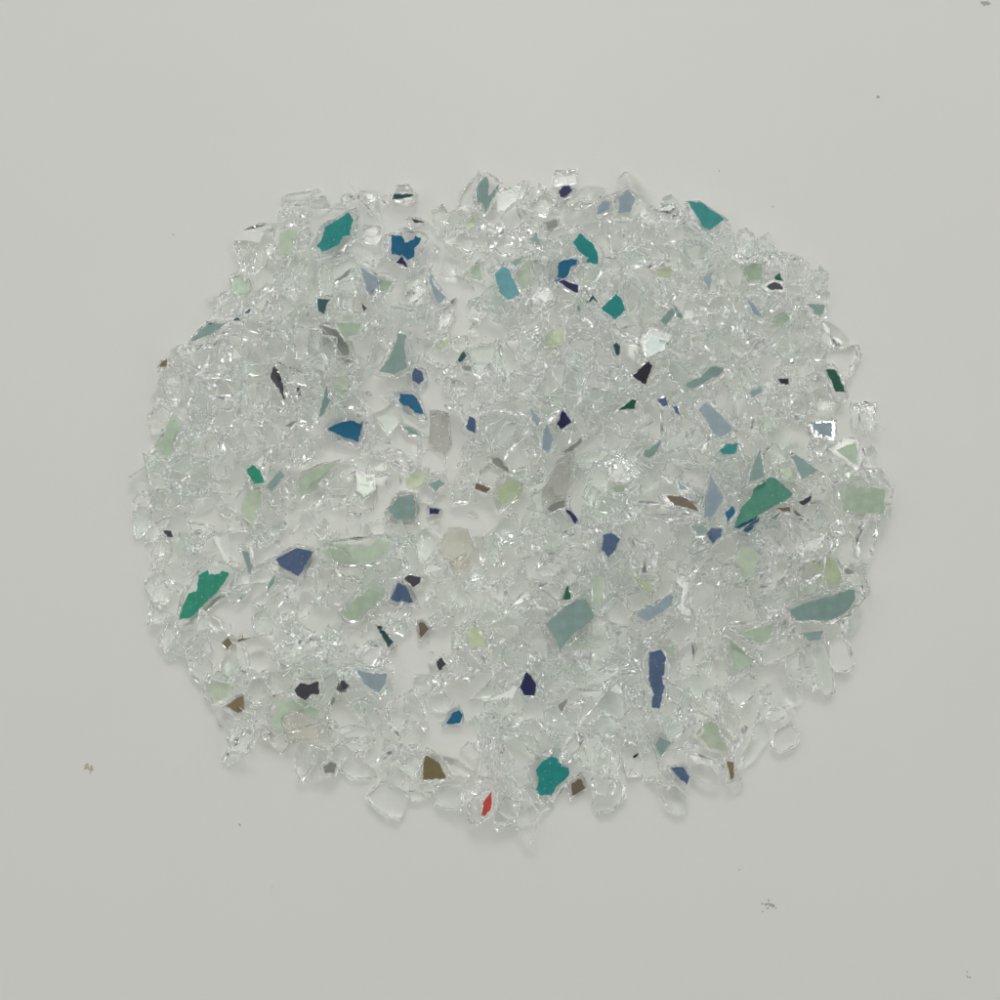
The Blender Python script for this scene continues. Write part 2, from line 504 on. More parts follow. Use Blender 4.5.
 ('H','P',1,[(340,440),(400,430),(400,490),(345,510)],None,''),
 ('H','W',0,[(440,888),(500,885),(500,910),(460,905)],None,''),
 ('L','S',0,[(85,185),(110,150),(165,150),(160,185),(120,230)],'slate blue chunk','below the grey blue sail'),
 ('L','V',0,[(0,150),(50,145),(80,185),(30,190)],None,''),
 ('L','P',1,[(218,310),(250,230),(330,240),(320,350),(260,400)],'pale sage pane','below the big green shard'),
 ('L','Y',1,[(635,300),(680,260),(760,360),(750,410),(690,430)],'light green triangle','above the big grey green slab'),
 ('L','V',0,[(505,540),(560,510),(820,430),(825,490),(770,560),(700,592),(540,590)],'big grey green slab','on the right rim, widest of its colour'),
 ('L','E',0,[(240,665),(310,640),(400,620),(395,690),(340,715)],'sage green flag','below left of the big grey green slab'),
 ('L','E',0,[(190,705),(230,730),(310,810),(235,865),(205,855),(215,800)],'sage green boomerang','below the sage green flag'),
 ('L','V',0,[(565,680),(670,665),(660,710),(600,720)],None,''),
 ('L','X',0,[(765,350),(790,345),(820,375),(775,375)],None,''),
 ('I','G',0,[(295,598),(310,540),(345,470),(385,455),(395,375),(440,352),(450,372),(500,372),(520,350),(552,370),(500,445),(390,555),(350,590)],'long bright green shard','in the left part, cracked across its waist'),
 ('I','S',0,[(775,300),(875,240),(965,260),(890,385),(800,335)],'slate blue kite','in the lower left part'),
 ('I','V',0,[(610,265),(640,268),(668,350),(655,385)],'thin grey green splinter','left of the slate blue kite'),
 ('I','V',0,[(735,420),(770,365),(760,410),(735,440)],None,''),
 ('I','K',0,[(210,160),(250,160),(260,190),(235,190)],None,''),
 ('I','O',0,[(520,715),(545,685),(570,710),(545,745)],None,''),
 ('I','O',0,[(590,700),(650,690),(600,712)],None,''),
 ('Z','P',1,[(208,690),(212,678),(224,674),(230,682),(228,696),(215,700)],'rounded pale sage shard','on the lower left rim'),
 ('J','E',1,[(60,270),(120,225),(290,235),(340,205),(400,215),(350,290),(290,320),(150,320)],'wide sage green shard','left of the slate blue shard with a dark cap'),
 ('J','E',0,[(170,560),(210,500),(300,430),(350,450),(345,490),(250,570),(195,590)],'sage green oval with black scratches','below the wide sage green shard'),
 ('J','S',0,[(405,490),(440,415),(480,430),(515,515),(410,505)],'slate blue skirt','topped by a charcoal chip, left of the middle'),
 ('J','K',0,[(465,400),(500,380),(548,395),(540,425),(510,445)],None,''),
 ('J','W',0,[(545,620),(560,608),(595,645),(550,695)],None,''),
 ('J','M',0,[(335,628),(360,635),(415,712),(390,738)],None,''),
 ('J','L',0,[(205,835),(240,855),(300,870),(375,870),(360,920),(325,965),(265,925)],'grey blue wedge with curved top','in the lower left part'),
 ('J','Y',1,[(780,700),(820,620),(850,670),(885,710),(880,740),(800,735)],None,''),
 ('J','K',0,[(630,820),(660,795),(680,830),(650,865)],None,''),
 ('J','K',0,[(150,910),(185,925),(180,945),(150,945)],None,''),
 ('K','S',0,[(500,250),(510,180),(550,163),(597,195),(565,260),(535,295)],'slate blue pentagon','right of the middle'),
 ('K','V',0,[(225,620),(370,500),(425,498),(460,560),(465,595),(345,690),(298,757),(270,690)],'big grey green shard with a tail','below the middle'),
 ('K','L',0,[(690,570),(740,540),(800,530),(820,500),(865,475),(880,490),(870,530),(745,612)],'grey blue whale','right of the big grey green shard with a tail'),
 ('K','D',0,[(325,500),(345,422),(362,495),(350,505)],None,''),
 ('Z','S',0,[(647,654),(660,651),(664,658),(663,674),(659,678),(662,688),(656,710),(648,708),(651,695),(646,682)],'tall slate blue strip','in the lower right middle'),
 ('K','N',0,[(110,930),(135,850),(150,850),(190,905),(185,970),(130,965)],'navy fig','in the lower middle'),
 ('K','Y',1,[(695,390),(740,380),(765,400),(740,470),(710,420)],None,''),
 ('K','E',0,[(775,725),(880,725),(878,775),(820,745)],None,''),
 ('K','M',0,[(950,710),(965,745),(960,785)],None,''),
 ('K','P',1,[(465,390),(510,380),(500,530),(465,530)],None,''),
 ('K','X',0,[(190,430),(240,425),(200,450)],None,''),
 ('M','K',0,[(520,160),(545,125),(585,135),(635,115),(642,180),(600,185),(575,215),(530,185)],'blackish navy shard','in the lower left part, lying on a sage green one'),
 ('M','O',0,[(178,240),(265,180),(268,260),(240,280)],'dull olive triangle','on the lower left rim'),
 ('M','E',1,[(432,270),(450,215),(530,195),(640,250),(640,300),(560,260),(490,260),(455,350),(405,320)],'arched sage green shard','around the foot of the blackish navy shard'),
 ('M','X',0,[(660,530),(690,505),(725,515),(710,560),(670,560)],None,''),
 ('M','X',0,[(700,215),(720,180),(725,210),(710,230)],None,''),
 ('M','K',0,[(745,135),(765,102),(790,140),(755,150)],None,''),
 ('N','B',0,[(375,315),(400,265),(435,242),(455,270),(445,310)],'small blue flame','by the bare patch in the lower middle'),
 ('N','O',0,[(270,590),(275,500),(290,465),(350,500),(390,580),(320,588)],'olive brown triangle','inside a clear shard on the bottom rim'),
 ('N','R',0,[(572,770),(580,700),(625,652),(620,740),(585,780)],'red sliver','on the bottom rim, the only red one'),
 ('N','T',0,[(820,545),(850,500),(900,475),(945,490),(950,525),(990,530),(990,575),(925,630),(905,672),(850,670),(825,640),(838,590)],'large ragged teal shard','on the bottom rim right of the red sliver'),
 ('N','X',0,[(945,230),(995,200),(965,270)],None,''),
 ('O','V',0,[(518,420),(540,385),(600,410),(545,480)],None,''),
 ('O','S',0,[(595,545),(660,540),(690,590),(675,630),(640,605)],'slate blue crescent','on the bottom rim at the right'),
 ('O','P',1,[(740,370),(800,300),(840,320),(890,455),(800,430)],'light sage sail','on the lower right rim'),
 ('O','O',0,[(880,515),(912,515),(910,600),(890,610)],None,''),
 ('O','W',0,[(108,620),(150,590),(180,640),(110,680)],'brown chip framed in clear glass','right of the large ragged teal shard'),
]

# clear shards whose outline shows against the table or which stand out: outline in photo pixels, glass, extra look
EDGE = [
 ([(300,200),(310,196),(325,194),(332,205),(325,212),(305,213)],0),([(458,205),(462,190),(478,172),(484,178),(480,205),(470,208)],0),
 ([(494,190),(521,185),(518,200),(503,215),(497,212)],0),([(432,210),(443,203),(449,215),(445,225),(438,232),(432,222)],0),
 ([(552,178),(556,170),(578,169),(578,182),(568,186),(553,185)],0),([(735,240),(738,230),(747,227),(754,234),(758,258),(748,262),(735,255)],0),
 ([(767,252),(775,248),(783,256),(780,265),(770,263)],0),([(783,260),(795,255),(808,265),(810,275),(806,283),(790,282),(782,270)],0),
 ([(806,294),(815,290),(831,291),(830,305),(825,315),(808,310),(800,300)],0),([(823,315),(840,325),(849,335),(846,350),(830,345)],0),
 ([(853,402),(877,402),(876,418),(868,430),(855,425)],0),([(862,446),(874,442),(879,455),(876,468),(862,469)],0),
 ([(860,470),(880,468),(888,485),(865,486)],0),([(852,515),(872,515),(868,530),(858,527)],0),
 ([(838,540),(852,530),(858,545),(874,592),(856,588),(845,575)],0),([(829,640),(840,634),(848,640),(856,665),(850,673),(837,672),(830,662)],2),
 ([(812,645),(825,640),(833,665),(837,692),(826,696),(816,680)],1),([(785,655),(800,648),(808,670),(803,678),(793,683),(786,670)],0),
 ([(727,680),(735,672),(755,675),(757,692),(742,705),(727,698)],2),([(760,690),(772,692),(770,704),(762,704)],0),
 ([(716,712),(728,707),(741,715),(740,725),(730,745),(722,735)],0),([(759,712),(771,740),(755,762),(735,772),(745,745)],0),
 ([(775,730),(790,722),(800,735),(798,745),(780,755),(771,745)],2),([(690,750),(715,755),(727,770),(725,787),(710,787),(692,777)],2),
 ([(657,778),(672,778),(688,792),(692,805),(690,818),(682,819),(668,808),(660,793)],0),([(596,790),(612,774),(626,787),(625,800),(612,812),(600,815),(595,805)],0),
 ([(595,748),(610,730),(625,738),(617,773),(594,775)],0),
 ([(622,745),(633,740),(643,755),(642,773),(627,776)],0),([(641,740),(650,735),(657,755),(662,775),(645,780),(641,765)],0),
 ([(516,800),(525,790),(536,810),(536,840),(529,842),(518,825)],0),([(493,805),(500,788),(514,800),(514,822),(495,830),(492,820)],0),
 ([(468,800),(478,790),(485,800),(482,822),(475,826),(468,818)],0),([(436,788),(465,785),(470,800),(463,812),(437,808)],0),
 ([(403,792),(415,790),(432,797),(420,802),(410,802)],0),([(366,795),(382,780),(408,795),(397,822),(378,812),(366,800)],0),
 ([(336,770),(353,756),(370,770),(375,780),(350,780)],0),([(295,755),(300,745),(320,750),(318,765),(302,788),(296,770)],0),
 ([(226,725),(253,715),(252,740),(247,757),(230,755)],0),([(256,733),(264,726),(272,737),(263,743)],0),
 ([(188,660),(198,650),(208,665),(208,682),(200,684),(190,675)],0),([(156,640),(165,622),(178,630),(170,648),(163,652)],0),
 ([(142,580),(160,570),(172,590),(165,605),(155,603),(143,590)],0),([(150,555),(155,540),(170,535),(172,550),(160,566),(149,564)],0),
 ([(132,512),(140,502),(152,507),(145,530),(134,537)],1),([(134,500),(142,490),(155,495),(150,508)],2),
 ([(145,450),(157,450),(170,465),(168,484),(149,485)],0),([(148,415),(160,402),(172,410),(165,430),(150,432)],0),
 ([(155,385),(162,368),(175,368),(178,390),(165,395)],0),([(218,305),(222,295),(235,290),(240,315),(228,320)],0),
 ([(262,250),(270,243),(280,255),(272,262)],0),
 ([(432,412),(437,409),(449,413),(451,440),(445,450),(430,440)],3),([(545,490),(560,460),(578,448),(578,480),(565,505),(545,505)],3),
 ([(474,492),(480,470),(490,463),(505,475),(498,498)],2),([(432,550),(445,528),(465,530),(472,550),(455,565),(440,560)],4),
 ([(448,562),(465,552),(473,562),(470,570),(454,576)],4),([(385,705),(413,690),(427,715),(400,742),(388,725)],2),
 ([(347,510),(362,512),(362,540),(346,542)],0),([(327,495),(346,494),(345,505),(329,508)],0),
 ([(418,455),(430,447),(447,455),(447,472),(425,475)],2),([(423,690),(442,688),(455,700),(450,715),(430,712)],0),
 ([(429,665),(455,665),(458,680),(445,684),(428,683)],0),([(560,705),(590,695),(600,712),(585,725),(565,722)],2),
 ([(337,735),(365,720),(380,735),(370,752),(345,750)],0),([(282,720),(300,712),(318,720),(315,740),(285,742)],4),
 ([(330,745),(340,735),(348,750),(338,768),(328,760)],0),([(640,500),(665,503),(690,515),(670,522),(645,515)],2),
]

OUT = [(300,200),(335,203),(370,192),(415,192),(440,206),(462,206),(500,192),(550,188),(580,180),(640,182),(688,203),(720,235),(750,252),(800,272),(822,305),(846,345),(852,380),(868,410),(876,440),(878,490),(860,530),(866,575),(850,595),(846,640),(828,680),(800,705),(750,730),(728,775),(688,790),(640,775),(590,792),(560,790),(528,828),(490,815),(440,792),(395,800),(365,775),(310,765),(282,740),(240,745),(222,705),(175,650),(166,640),(152,590),(160,555),(142,520),(142,490),(155,440),(160,380),(192,335),(222,290),(240,268),(272,235)]
HOLES = [(478,330,28,13),(436,232,14,20),(455,283,9,15),(506,220,8,13),(437,396,20,15),(492,456,9,9),(482,514,7,13),(396,382,7,7),
         (214,518,14,10),(268,552,13,9),(264,587,9,13),(244,628,11,15),(408,660,17,24),(322,626,16,11),(366,521,5,14),(340,524,6,20),
         (452,738,20,18),(465,683,10,9),(510,566,11,14),(654,728,14,9),(760,448,10,8),(231,472,7,8),(470,207,12,6),(745,728,9,14),
         (690,655,7,9),(330,505,6,8),(398,245,4,8),(745,273,4,3),(520,180,12,8),(366,470,5,5),(622,372,3,3),(472,765,6,5)]
# richer, higher regions of the pile
HEAPS = [(640,260,120,80,1.0),(740,330,90,80,1.0),(560,420,120,90,.9),(740,520,110,90,1.0),(590,620,120,90,.9),(240,380,80,90,.8),(300,320,90,80,.8),(580,690,100,60,.6),(180,430,50,90,.4),(460,250,90,60,.3),(210,490,50,60,.4),(330,690,80,50,.3)]


def inside(px, py, poly):
    c = False
    n = len(poly)
    j = n-1
    for i in range(n):
        xi, yi = poly[i]; xj, yj = poly[j]
        if (yi > py) != (yj > py) and px < (xj-xi)*(py-yi)/(yj-yi)+xi:
            c = not c
        j = i
    return c


def hole_depth(px, py, r):
    for hx, hy, rx, ry in HOLES:
        if ((px-hx)/(rx*.72+r))**2+((py-hy)/(ry*.72+r))**2 < 1:
            return True
    return False


def want(px, py):
    h = 0.0048
    for hx, hy, rx, ry, w in HEAPS:
        h += 0.0018*w*math.exp(-((px-hx)/rx)**2-((py-hy)/ry)**2)
    return min(h, 0.0065)


PIECES = []       # dict(kind, verts, faces, mat, M, px, py, ...)
PX = 0.00025


def rand_outline(lx, ly, r):
    n = r.choice((3, 4, 4, 5, 5, 6))
    a0 = r.uniform(0, 6.28)
    rot = r.uniform(0, 6.28)
    pts = []
    for i in range(n):
        a = a0+2*math.pi*(i+r.uniform(-.32, .32))/n
        k = r.uniform(.78, 1.1)
        x, y = lx/2*math.cos(a)*k, ly/2*math.sin(a)*k
        pts.append((x*math.cos(rot)-y*math.sin(rot), x*math.sin(rot)+y*math.cos(rot)))
    return hull2d(pts), rot


def add_clear(px, py, size, r, avoid=None, top=False):
    t = r.random()
    el = r.choice((1.0, 1.2, 1.45, 1.9, 2.7)) * r.uniform(.9, 1.1)
    lx, ly = size*math.sqrt(el), size/math.sqrt(el)
    rot = r.uniform(0, 6.28)
    if t < 0.55:
        th = min(r.uniform(0.0022, 0.0038), ly*0.85)
        o, _ = rand_outline(lx, ly, r)
        v, f = plate(o, th, r, rough=r.uniform(.7, 1.6), crisp=r.random() < .7)
    else:
        th = min(ly*r.uniform(.4, .75), 0.0034)
        v, f = chunk(lx, ly, th, r, npts=r.choice((7, 8, 9, 11)))
        v = [(x*math.cos(rot)-y*math.sin(rot), x*math.sin(rot)+y*math.cos(rot), z) for x, y, z in v]
        o = hull2d([(x, y) for x, y, z in v])
    ident = len(PIECES)
    wx, wy = world(px, py, HM_at(px, py))
    poly = [(x+wx, y+wy) for x, y in o]
    cx, cy, z, sx, sy = settle(poly, th, ident, 0.55 if size > .004 else 0.9, jitter=0.20, pct=74)
    ox = sum(p[0] for p in o)/len(o); oy = sum(p[1] for p in o)/len(o)
    v = [(a-ox, b_-oy, c) for a, b_, c in v]
    M = Matrix.Translation((cx, cy, z+0.00003)) @ orient(sx, sy)
    PIECES.append(dict(kind='clear', v=v, f=f, mat=r.choice(GLASSES), M=M, px=px, py=py, size=size, el=el, shape='plate' if t < .55 else 'lump', z=z))


def HM_at(px, py):
    x, y = world(px, py, 0.004)
    i, j = int((x+HALF)/RES), int((y+HALF)/RES)
    if 0 <= i < NG and 0 <= j < NG:
        return HM[j, i]
    return 0.0


R = random.Random(5)


def sample(n, smin, smax, power=1.6, k=7, margin=0.6, reject=None, top=False, lim=None):
    done = tries = 0
    while done < n and tries < n*30:
        tries += 1
        best = None
        size = smin+(smax-smin)*R.random()**power
        for _ in range(k):
            px, py = R.uniform(130, 890), R.uniform(165, 845)
            if not inside(px, py, OUT):
                continue
            rad = size/PX/2*margin
            if hole_depth(px, py, rad*.5) and not (size < .0045 and R.random() < .12):
                continue
            if reject and reject(px, py, rad):
                continue
            h0 = HM_at(px, py)
            gap = want(px, py)-h0+R.uniform(-.0012, .0012)+(.004 if h0 < .0008 else 0)
            if best is None or gap > best[0]:
                best = (gap, px, py)
        if best is None or (lim is not None and best[0] < lim):
            continue
        add_clear(best[1], best[2], size, R)
        done += 1
    return done


def poly_piece(pts, glass, painted=None):
    """a hand-placed piece from its outline in the photo"""
    cxp = sum(p[0] for p in pts)/len(pts); cyp = sum(p[1] for p in pts)/len(pts)
    r = random.Random(int(cxp*31+cyp*17))
    ident = len(PIECES)
    th = r.uniform(0.0022, 0.0032)
    ext = max(max(p[0] for p in pts)-min(p[0] for p in pts), max(p[1] for p in pts)-min(p[1] for p in pts))*PX
    th = min(th, max(0.0018, ext*.55))
    zt = 0.004
    if painted:
        under = painted['under']
    for it in range(3):
        zz = zt
        wp = [world(x, y, zz) for x, y in pts]
        cx = sum(p[0] for p in wp)/len(wp); cy = sum(p[1] for p in wp)/len(wp)
        loc = [(x-cx, y-cy) for x, y in wp]
        if painted:
            g = hull2d(loc)
            size = max(math.hypot(*p) for p in g)
            grow = 0.0004+0.10*size+r.uniform(0, .0006)
            r2 = random.Random(ident)
            g = [(x+x/(math.hypot(x, y)+1e-9)*grow*r2.uniform(.6, 1.6), y+y/(math.hypot(x, y)+1e-9)*grow*r2.uniform(.6, 1.6)) for x, y in g]
            g = hull2d(g)
        else:
            g = hull2d(loc)
        gw = [(x+cx, y+cy) for x, y in g]
        last = it == 2
        c2x, c2y, z, sx, sy = settle(gw, th, ident, 0.22 if painted else 0.35, jitter=0.08, pct=84, commit=last)
        # z is the height of the underside plane at (c2x, c2y)
        zc = z+sx*(cx-c2x)+sy*(cy-c2y)
        zt = zc+(0 if (painted and under) else th)
    rr = random.Random(ident*3+1)
    v, f = plate(g, th, rr, rough=.9, crisp=(not painted and ident % 3 > 0))
    M = Matrix.Translation((cx, cy, zc+0.00003)) @ orient(sx, sy)
    d = dict(kind='painted' if painted else 'clear', v=v, f=f, mat=glass, M=M, px=cxp, py=cyp, size=ext, el=1.3, shape='plate', th=th, hand=True)
    if painted:
        # the coat of paint, a thin film with ragged edges
        q = ccw(loc)
        q = resample(q, 0.0006)
        amp = 0.00017
        q = [(x+rr.uniform(-amp, amp), y+rr.uniform(-amp, amp)) for x, y in q]
        if under:
            z0, z1 = -0.00016, -0.00002
        else:
            z0, z1 = th+0.00003, th+0.00018
            # top rim of the glass is bevelled inwards: keep the paint on the flat
        n = len(q)
        pv = [(x, y, z1) for x, y in q]+[(x, y, z0) for x, y in q]
        pf = [tuple(range(n)), tuple(reversed(range(n, 2*n)))]+[(i, i+n, (i+1) % n+n, (i+1) % n) for i in range(n)]
        d.update(pv=pv, pf=pf, **painted)
    PIECES.append(d)


# painted shards as data
items = []
for tile, c, under, pts, nick, tail in PAINTED:
    if tile != 'Z':
        ox, oy = TILE[tile]
        pts = [(ox+x/5, oy+y/5) for x, y in pts]
    items.append((pts, c, under, nick, tail))

masks = []
mask_soft = [bool(t[2]) for t in items]
for pts, c, under, nick, tail in items:
    masks.append(pts)
mask_c = [(sum(p[0] for p in q)/len(q), sum(p[1] for p in q)/len(q), max(math.hypot(p[0]-sum(a[0] for a in q)/len(q), p[1]-sum(a[1] for a in q)/len(q)) for p in q)) for q in masks]
for pts, g in EDGE:
    if g in (2, 3, 4):
        cx_ = sum(p[0] for p in pts)/len(pts); cy_ = sum(p[1] for p in pts)/len(pts)
        masks.append(pts)
        mask_soft.append(False)
        mask_c.append((cx_, cy_, 16))


def near_painted(px, py, rad):
    for q, (cx, cy, rr), soft in zip(masks, mask_c, mask_soft):
        if soft:
            if math.hypot(px-cx, py-cy) < rad*.55+3:
                return True
            continue
        if math.hypot(px-cx, py-cy) > rr+rad+6:
            continue
        if inside(px, py, q):
            return True
        for k in range(len(q)):
            (ax, ay), (bx, by) = q[k], q[(k+1) % len(q)]
            ll = (bx-ax)**2+(by-ay)**2+1e-9
            t_ = max(0, min(1, ((px-ax)*(bx-ax)+(py-ay)*(by-ay))/ll))
            if math.hypot(px-ax-t_*(bx-ax), py-ay-t_*(by-ay)) < rad*0.95+0.5:
                return True
    return False


# 1 the bed of clear shards
sample(440, 0.0052, 0.0125, power=1.1, k=12)
# 2 hand-placed clear ones
GL = {0: G_CLEAR, 1: G_GREEN, 2: G_SMOOTH, 3: G_GREY, 4: G_BEIGE}
for pts, g in EDGE:
    poly_piece(pts, GL[g])
# 3 painted ones, large first (small chips end on top)
deep = {'deep blue corner'}
order = sorted(items, key=lambda t: (t[3] not in deep, -(max(p[0] for p in t[0])-min(p[0] for p in t[0]))))
for pts, c, under, nick, tail in order:
    poly_piece(pts, G_SMOOTH, dict(paint=c, under=under, nick=nick, tail=tail))
# 4 more clear shards lying on and between them
sample(330, 0.0038, 0.0100, power=1.2, k=22, reject=near_painted, margin=0.9, lim=-0.0012)
sample(360, 0.0012, 0.0034, power=1.2, k=9, reject=near_painted, margin=1.2, lim=-0.001)

# ------------------------------------------------------------------ which clear ones are objects of their own
cnt = np.bincount(ID[ID >= 0].ravel(), minlength=len(PIECES))
clear_ids = [i for i, p in enumerate(PIECES) if p['kind'] == 'clear']
clear_ids.sort(key=lambda i: -(cnt[i]+(60 if PIECES[i].get('hand') else 0)))
SOLO = set(clear_ids[:295])

# references for the labels
REFS = [(p['px'], p['py'], p['nick']) for p in PIECES if p['kind'] == 'painted' and p['nick']]


def direction(dx, dy):
    a = math.degrees(math.atan2(-dy, dx)) % 360
    names = ['right of', 'up and right of', 'above', 'up and left of', 'left of', 'down and left of', 'below', 'down and right of']
    return names[int((a+22.5)//45) % 8]


ORD = ['', 'second nearest ', 'third nearest ', 'fourth nearest ', 'fifth nearest ', 'sixth nearest ', 'seventh nearest ', 'eighth nearest ']
buckets = {}
labelled = {}
for i, p in enumerate(PIECES):
    if p['kind'] == 'clear' and i not in SOLO:
        continue
    if p['kind'] == 'painted' and p['nick']:
        continue
    best = sorted(REFS, key=lambda r: math.hypot(r[0]-p['px'], r[1]-p['py']))[0]
    dx, dy = p['px']-best[0], p['py']-best[1]
    d = direction(dx, dy)
    if p['kind'] == 'painted':
        xs = [v[0] for v in p['pv']]; ys = [v[1] for v in p['pv']]
        what = ('tiny ' if p['size'] < 0.006 else 'small ')+PAL[p['paint']][0]+' painted chip'
    else:
        g = {G_GREY: 'greyish', G_BEIGE: 'beige', G_GREEN: 'faintly green clear'}.get(p['mat'], 'clear')
        s = 'small ' if p['size'] < .006 else ('large ' if p['size'] > .0095 else '')
        what = s+g+(' narrow' if p['el'] > 1.8 else '')+(' flat shard' if p['shape'] == 'plate' else ' chunky shard')
    buckets.setdefault((what, d, best[2]), []).append((math.hypot(dx, dy), i))
for (what, d, nick), lst in buckets.items():
    lst.sort()
    for k, (_, i) in enumerate(lst):
        labelled[i] = ORD[min(k, 7)]+what+' '+d+' the '+nick
        if len(lst) > 1 and k == 0:
            labelled[i] = 'nearest '+labelled[i]
        while len(labelled[i].replace('-', ' ').split()) > 16:
            t_ = labelled[i]
            for a_, b_ in ((' flat shard', ' flake'), (' chunky shard', ' lump'), ('faintly green clear', 'greenish'), ('up and ', 'upper '), ('down and ', 'lower ')):
                if a_ in t_:
                    t_ = t_.replace(a_, b_); break
            if t_ == labelled[i]:
                break
            labelled[i] = t_


def shade(o, smooth):
    for pl in o.data.polygons:
        pl.use_smooth = smooth


stuff_v, stuff_f, stuff_m = [], [], []
mats = [G_CLEAR, G_GREEN, G_SMOOTH]
for i, p in enumerate(PIECES):
    if p['kind'] == 'painted':
        root = bpy.data.objects.new('painted_glass_shard', None)
        root.empty_display_size = 0.003
        col.objects.link(root)
        root.matrix_world = p['M']
        root['category'] = 'glass shard'
        root['group'] = 'painted shards of broken glass in the pile'
        root['label'] = (p['nick']+' '+p['tail']) if p['nick'] else labelled[i]
        mesh_obj('glass', p['v'], p['f'], p['mat'], root)
        mesh_obj('paint_layer', p['pv'], p['pf'], PAINT[p['paint']], root)
    elif i in SOLO:
        o = mesh_obj('clear_glass_shard', p['v'], p['f'], p['mat'])
        o.matrix_world = p['M']
        o['category'] = 'glass shard'
        o['group'] = 'clear shards of broken glass in the pile'
        o['label'] = labelled[i]
    else:
        base = len(stuff_v)
        stuff_v += [tuple(p['M'] @ Vector(v)) for v in p['v']]
        stuff_f += [tuple(a+base for a in f) for f in p['f']]
        stuff_m += [mats.index(p['mat']) if p['mat'] in mats else 0]*len(p['f'])
o = mesh_obj('glass_fragments', stuff_v, stuff_f, mats)
o.data.polygons.foreach_set('material_index', stuff_m)
o['kind'] = 'stuff'
o['label'] = 'bed of small clear glass fragments filling the pile between the larger shards'
o['category'] = 'glass fragments'

# ------------------------------------------------------------------ table and its specks
tv = [(-1.2, -1.2, 0), (1.2, -1.2, 0), (1.2, 1.2, 0), (-1.2, 1.2, 0), (-1.2, -1.2, -.03), (1.2, -1.2, -.03), (1.2, 1.2, -.03), (-1.2, 1.2, -.03)]
tf = [(0, 1, 2, 3), (7, 6, 5, 4), (0, 4, 5, 1), (1, 5, 6, 2), (2, 6, 7, 3), (3, 7, 4, 0)]
t = mesh_obj('table_surface', tv, tf, M_TABLE)
t['kind'] = 'structure'
t['label'] = 'plain white table top under the pile of glass'
t['category'] = 'table top'

SPECKS = [(90,768,9,6,'d','brownish smear of dirt on the bare table left of the pile'),
          (768,905,9,7,'g','grey smudge of dirt on the bare table below and right of the pile'),
          (878,97,3,2,'g','grey speck on the table far above the right rim'),
          (772,207,2.2,2.2,'g','dark speck on the table just above the upper right rim'),
          (968,975,3,6,'g','grey mark near the bottom right corner of the table'),
          (985,3,9,3,'g','grey mark cut by the top right corner of the picture'),
          (173,235,1.5,1.5,'g','tiny speck on the table left of the upper left rim'),
          (240,825,2,2,'g','tiny speck on the table below the lower left rim'),
          (740,870,1.5,3,'g','faint fleck on the table below the slate blue crescent'),
          (719,171,1.5,1.5,'g','tiny speck on the table above the large teal fin')]
for x, y, rx, ry, c, lab in SPECKS:
    r = random.Random(int(x*7+y))
    bm = bmesh.new()
    wx, wy = world(x, y, 0)
    for k in range(max(3, int(rx*1.6))):
        ox = r.gauss(0, rx*.32)*PX; oy = r.gauss(0, ry*.32)*PX
        s = r.uniform(.35, .8)*PX*min(1.8, rx*.6)
        b0 = bmesh.ops.create_icosphere(bm, subdivisions=1, radius=s)
        for v in b0['verts']:
            v.co = Vector((v.co.x*r.uniform(.8, 1.5)+ox, v.co.y*r.uniform(.7, 1.3)+oy, v.co.z*.35+s*.2))
    me = bpy.data.meshes.new('dirt_speck')
    bm.to_mesh(me); bm.free()
    me.materials.append(M_DIRT if c == 'd' else M_DUST)
    o = bpy.data.objects.new('dirt_speck', me)
    col.objects.link(o)
    o.location = (wx, wy, 0.0)
    o['label'] = lab; o['category'] = 'speck'; o['group'] = 'specks of dirt on the white table'

# ------------------------------------------------------------------ light: an indoor room, lamps overhead
w = bpy.data.worlds.new('World')
scene.world = w
w.use_nodes = True
nt = w.node_tree
bg = nt.nodes['Background']
tc = N(nt, 'ShaderNodeTexCoord')
sep = N(nt, 'ShaderNodeSeparateXYZ')
nt.links.new(tc.outputs['Generated'], sep.inputs[0])
nz = N(nt, 'ShaderNodeTexNoise', Scale=3.0, Detail=2.0)
nt.links.new(tc.outputs['Generated'], nz.inputs['Vector'])
ad = N(nt, 'ShaderNodeMath', operation='MULTIPLY_ADD')
nt.links.new(nz.outputs['Fac'], ad.inputs[0])
ad.inputs[1].default_value = 0.5
nt.links.new(sep.outputs['Z'], ad.inputs[2])
rp = N(nt, 'ShaderNodeValToRGB')
e = rp.color_ramp.elements
e[0].position = 0.05; e[0].color = (0.04, 0.04, 0.04, 1)
e[1].position = 1.25 if False else 1.0; e[1].color = (0.66, 0.66, 0.64, 1)
x = e.new(0.45); x.color = (0.36, 0.365, 0.35, 1)
x = e.new(0.72); x.color = (0.85, 0.85, 0.83, 1)
nt.links.new(ad.outputs[0], rp.inputs[0])
nrm = N(nt, 'ShaderNodeVectorMath', operation='NORMALIZE')
nt.links.new(tc.outputs['Generated'], nrm.inputs[0])
dt = N(nt, 'ShaderNodeVectorMath', operation='DOT_PRODUCT')
nt.links.new(nrm.outputs[0], dt.inputs[0])
dt.inputs[1].default_value = Vector((0.05, -0.62, 0.78)).normalized()
dm = N(nt, 'ShaderNodeMapRange')
dm.inputs['From Min'].default_value = 0.86
dm.inputs['From Max'].default_value = 0.93
dm.inputs['To Min'].default_value = 1.0
dm.inputs['To Max'].default_value = 0.22
nt.links.new(dt.outputs['Value'], dm.inputs['Value'])
dk = N(nt, 'ShaderNodeVectorMath', operation='SCALE')
pn = N(nt, 'ShaderNodeTexNoise', Scale=4.2, Detail=1.0)
nt.links.new(tc.outputs['Generated'], pn.inputs['Vector'])
pm = N(nt, 'ShaderNodeMapRange')
pm.inputs['From Min'].default_value = 0.44
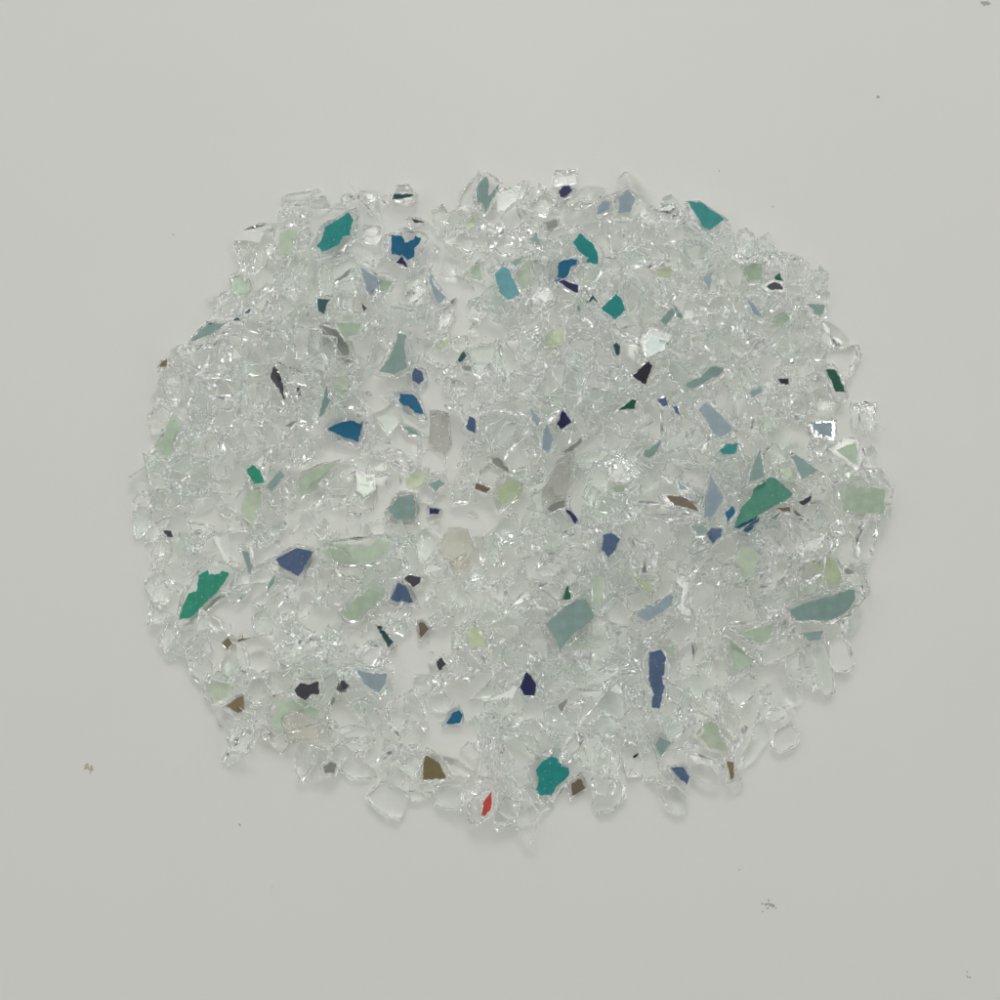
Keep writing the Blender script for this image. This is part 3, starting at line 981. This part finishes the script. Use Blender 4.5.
pm.inputs['From Max'].default_value = 0.56
pm.inputs['To Min'].default_value = 0.38
pm.inputs['To Max'].default_value = 1.70
nt.links.new(pn.outputs['Fac'], pm.inputs['Value'])
pk = N(nt, 'ShaderNodeVectorMath', operation='SCALE')
nt.links.new(rp.outputs[0], pk.inputs[0])
nt.links.new(pm.outputs[0], pk.inputs['Scale'])
nt.links.new(pk.outputs[0], dk.inputs[0])
nt.links.new(dm.outputs[0], dk.inputs['Scale'])
nt.links.new(dk.outputs[0], bg.inputs['Color'])
bg.inputs['Strength'].default_value = 1.16


def area(name, loc, sx, sy, power, colr=(1, .99, .965)):
    ld = bpy.data.lights.new(name, 'AREA')
    ld.shape = 'RECTANGLE'
    ld.size = sx; ld.size_y = sy
    ld.energy = power
    ld.color = colr
    o = bpy.data.objects.new(name, ld)
    col.objects.link(o)
    o.location = loc
    d = Vector((0, 0, 0))-Vector(loc)
    o.rotation_euler = d.to_track_quat('-Z', 'Y').to_euler()
    return o


area('ceiling_lamp', (0.03, 0.60, 0.78), 0.34, 0.26, 2.1)
area('ceiling_lamp', (-0.9, 0.2, 1.9), 0.5, 0.5, 1.2)
for lx, ly, lz in ((0.9, -0.3, 1.5), (-0.35, 1.2, 1.5), (0.2, 0.85, 1.9), (-0.8, -0.5, 1.7), (0.55, 0.35, 1.8), (0.1, -0.9, 1.6), (-0.6, 0.7, 1.8), (1.1, 0.6, 1.6), (-1.2, -0.1, 1.5), (0.6, -0.8, 1.7)):
    area('spot_lamp', (lx, ly, lz), 0.045, 0.045, 0.42)

# ------------------------------------------------------------------ render settings
c = scene.cycles
c.max_bounces = 40
c.transmission_bounces = 40
c.glossy_bounces = 32
c.diffuse_bounces = 10
c.transparent_max_bounces = 8
c.caustics_reflective = True
c.caustics_refractive = True
c.blur_glossy = 0.0
c.sample_clamp_indirect = 60.0
c.use_denoising = True
scene.view_settings.view_transform = 'Standard'
scene.view_settings.look = 'None'
scene.view_settings.gamma = 1
scene.view_settings.exposure = -0.62
print('pieces', len(PIECES), 'max height', HM.max(), 'mean', HM[HM > 0].mean())
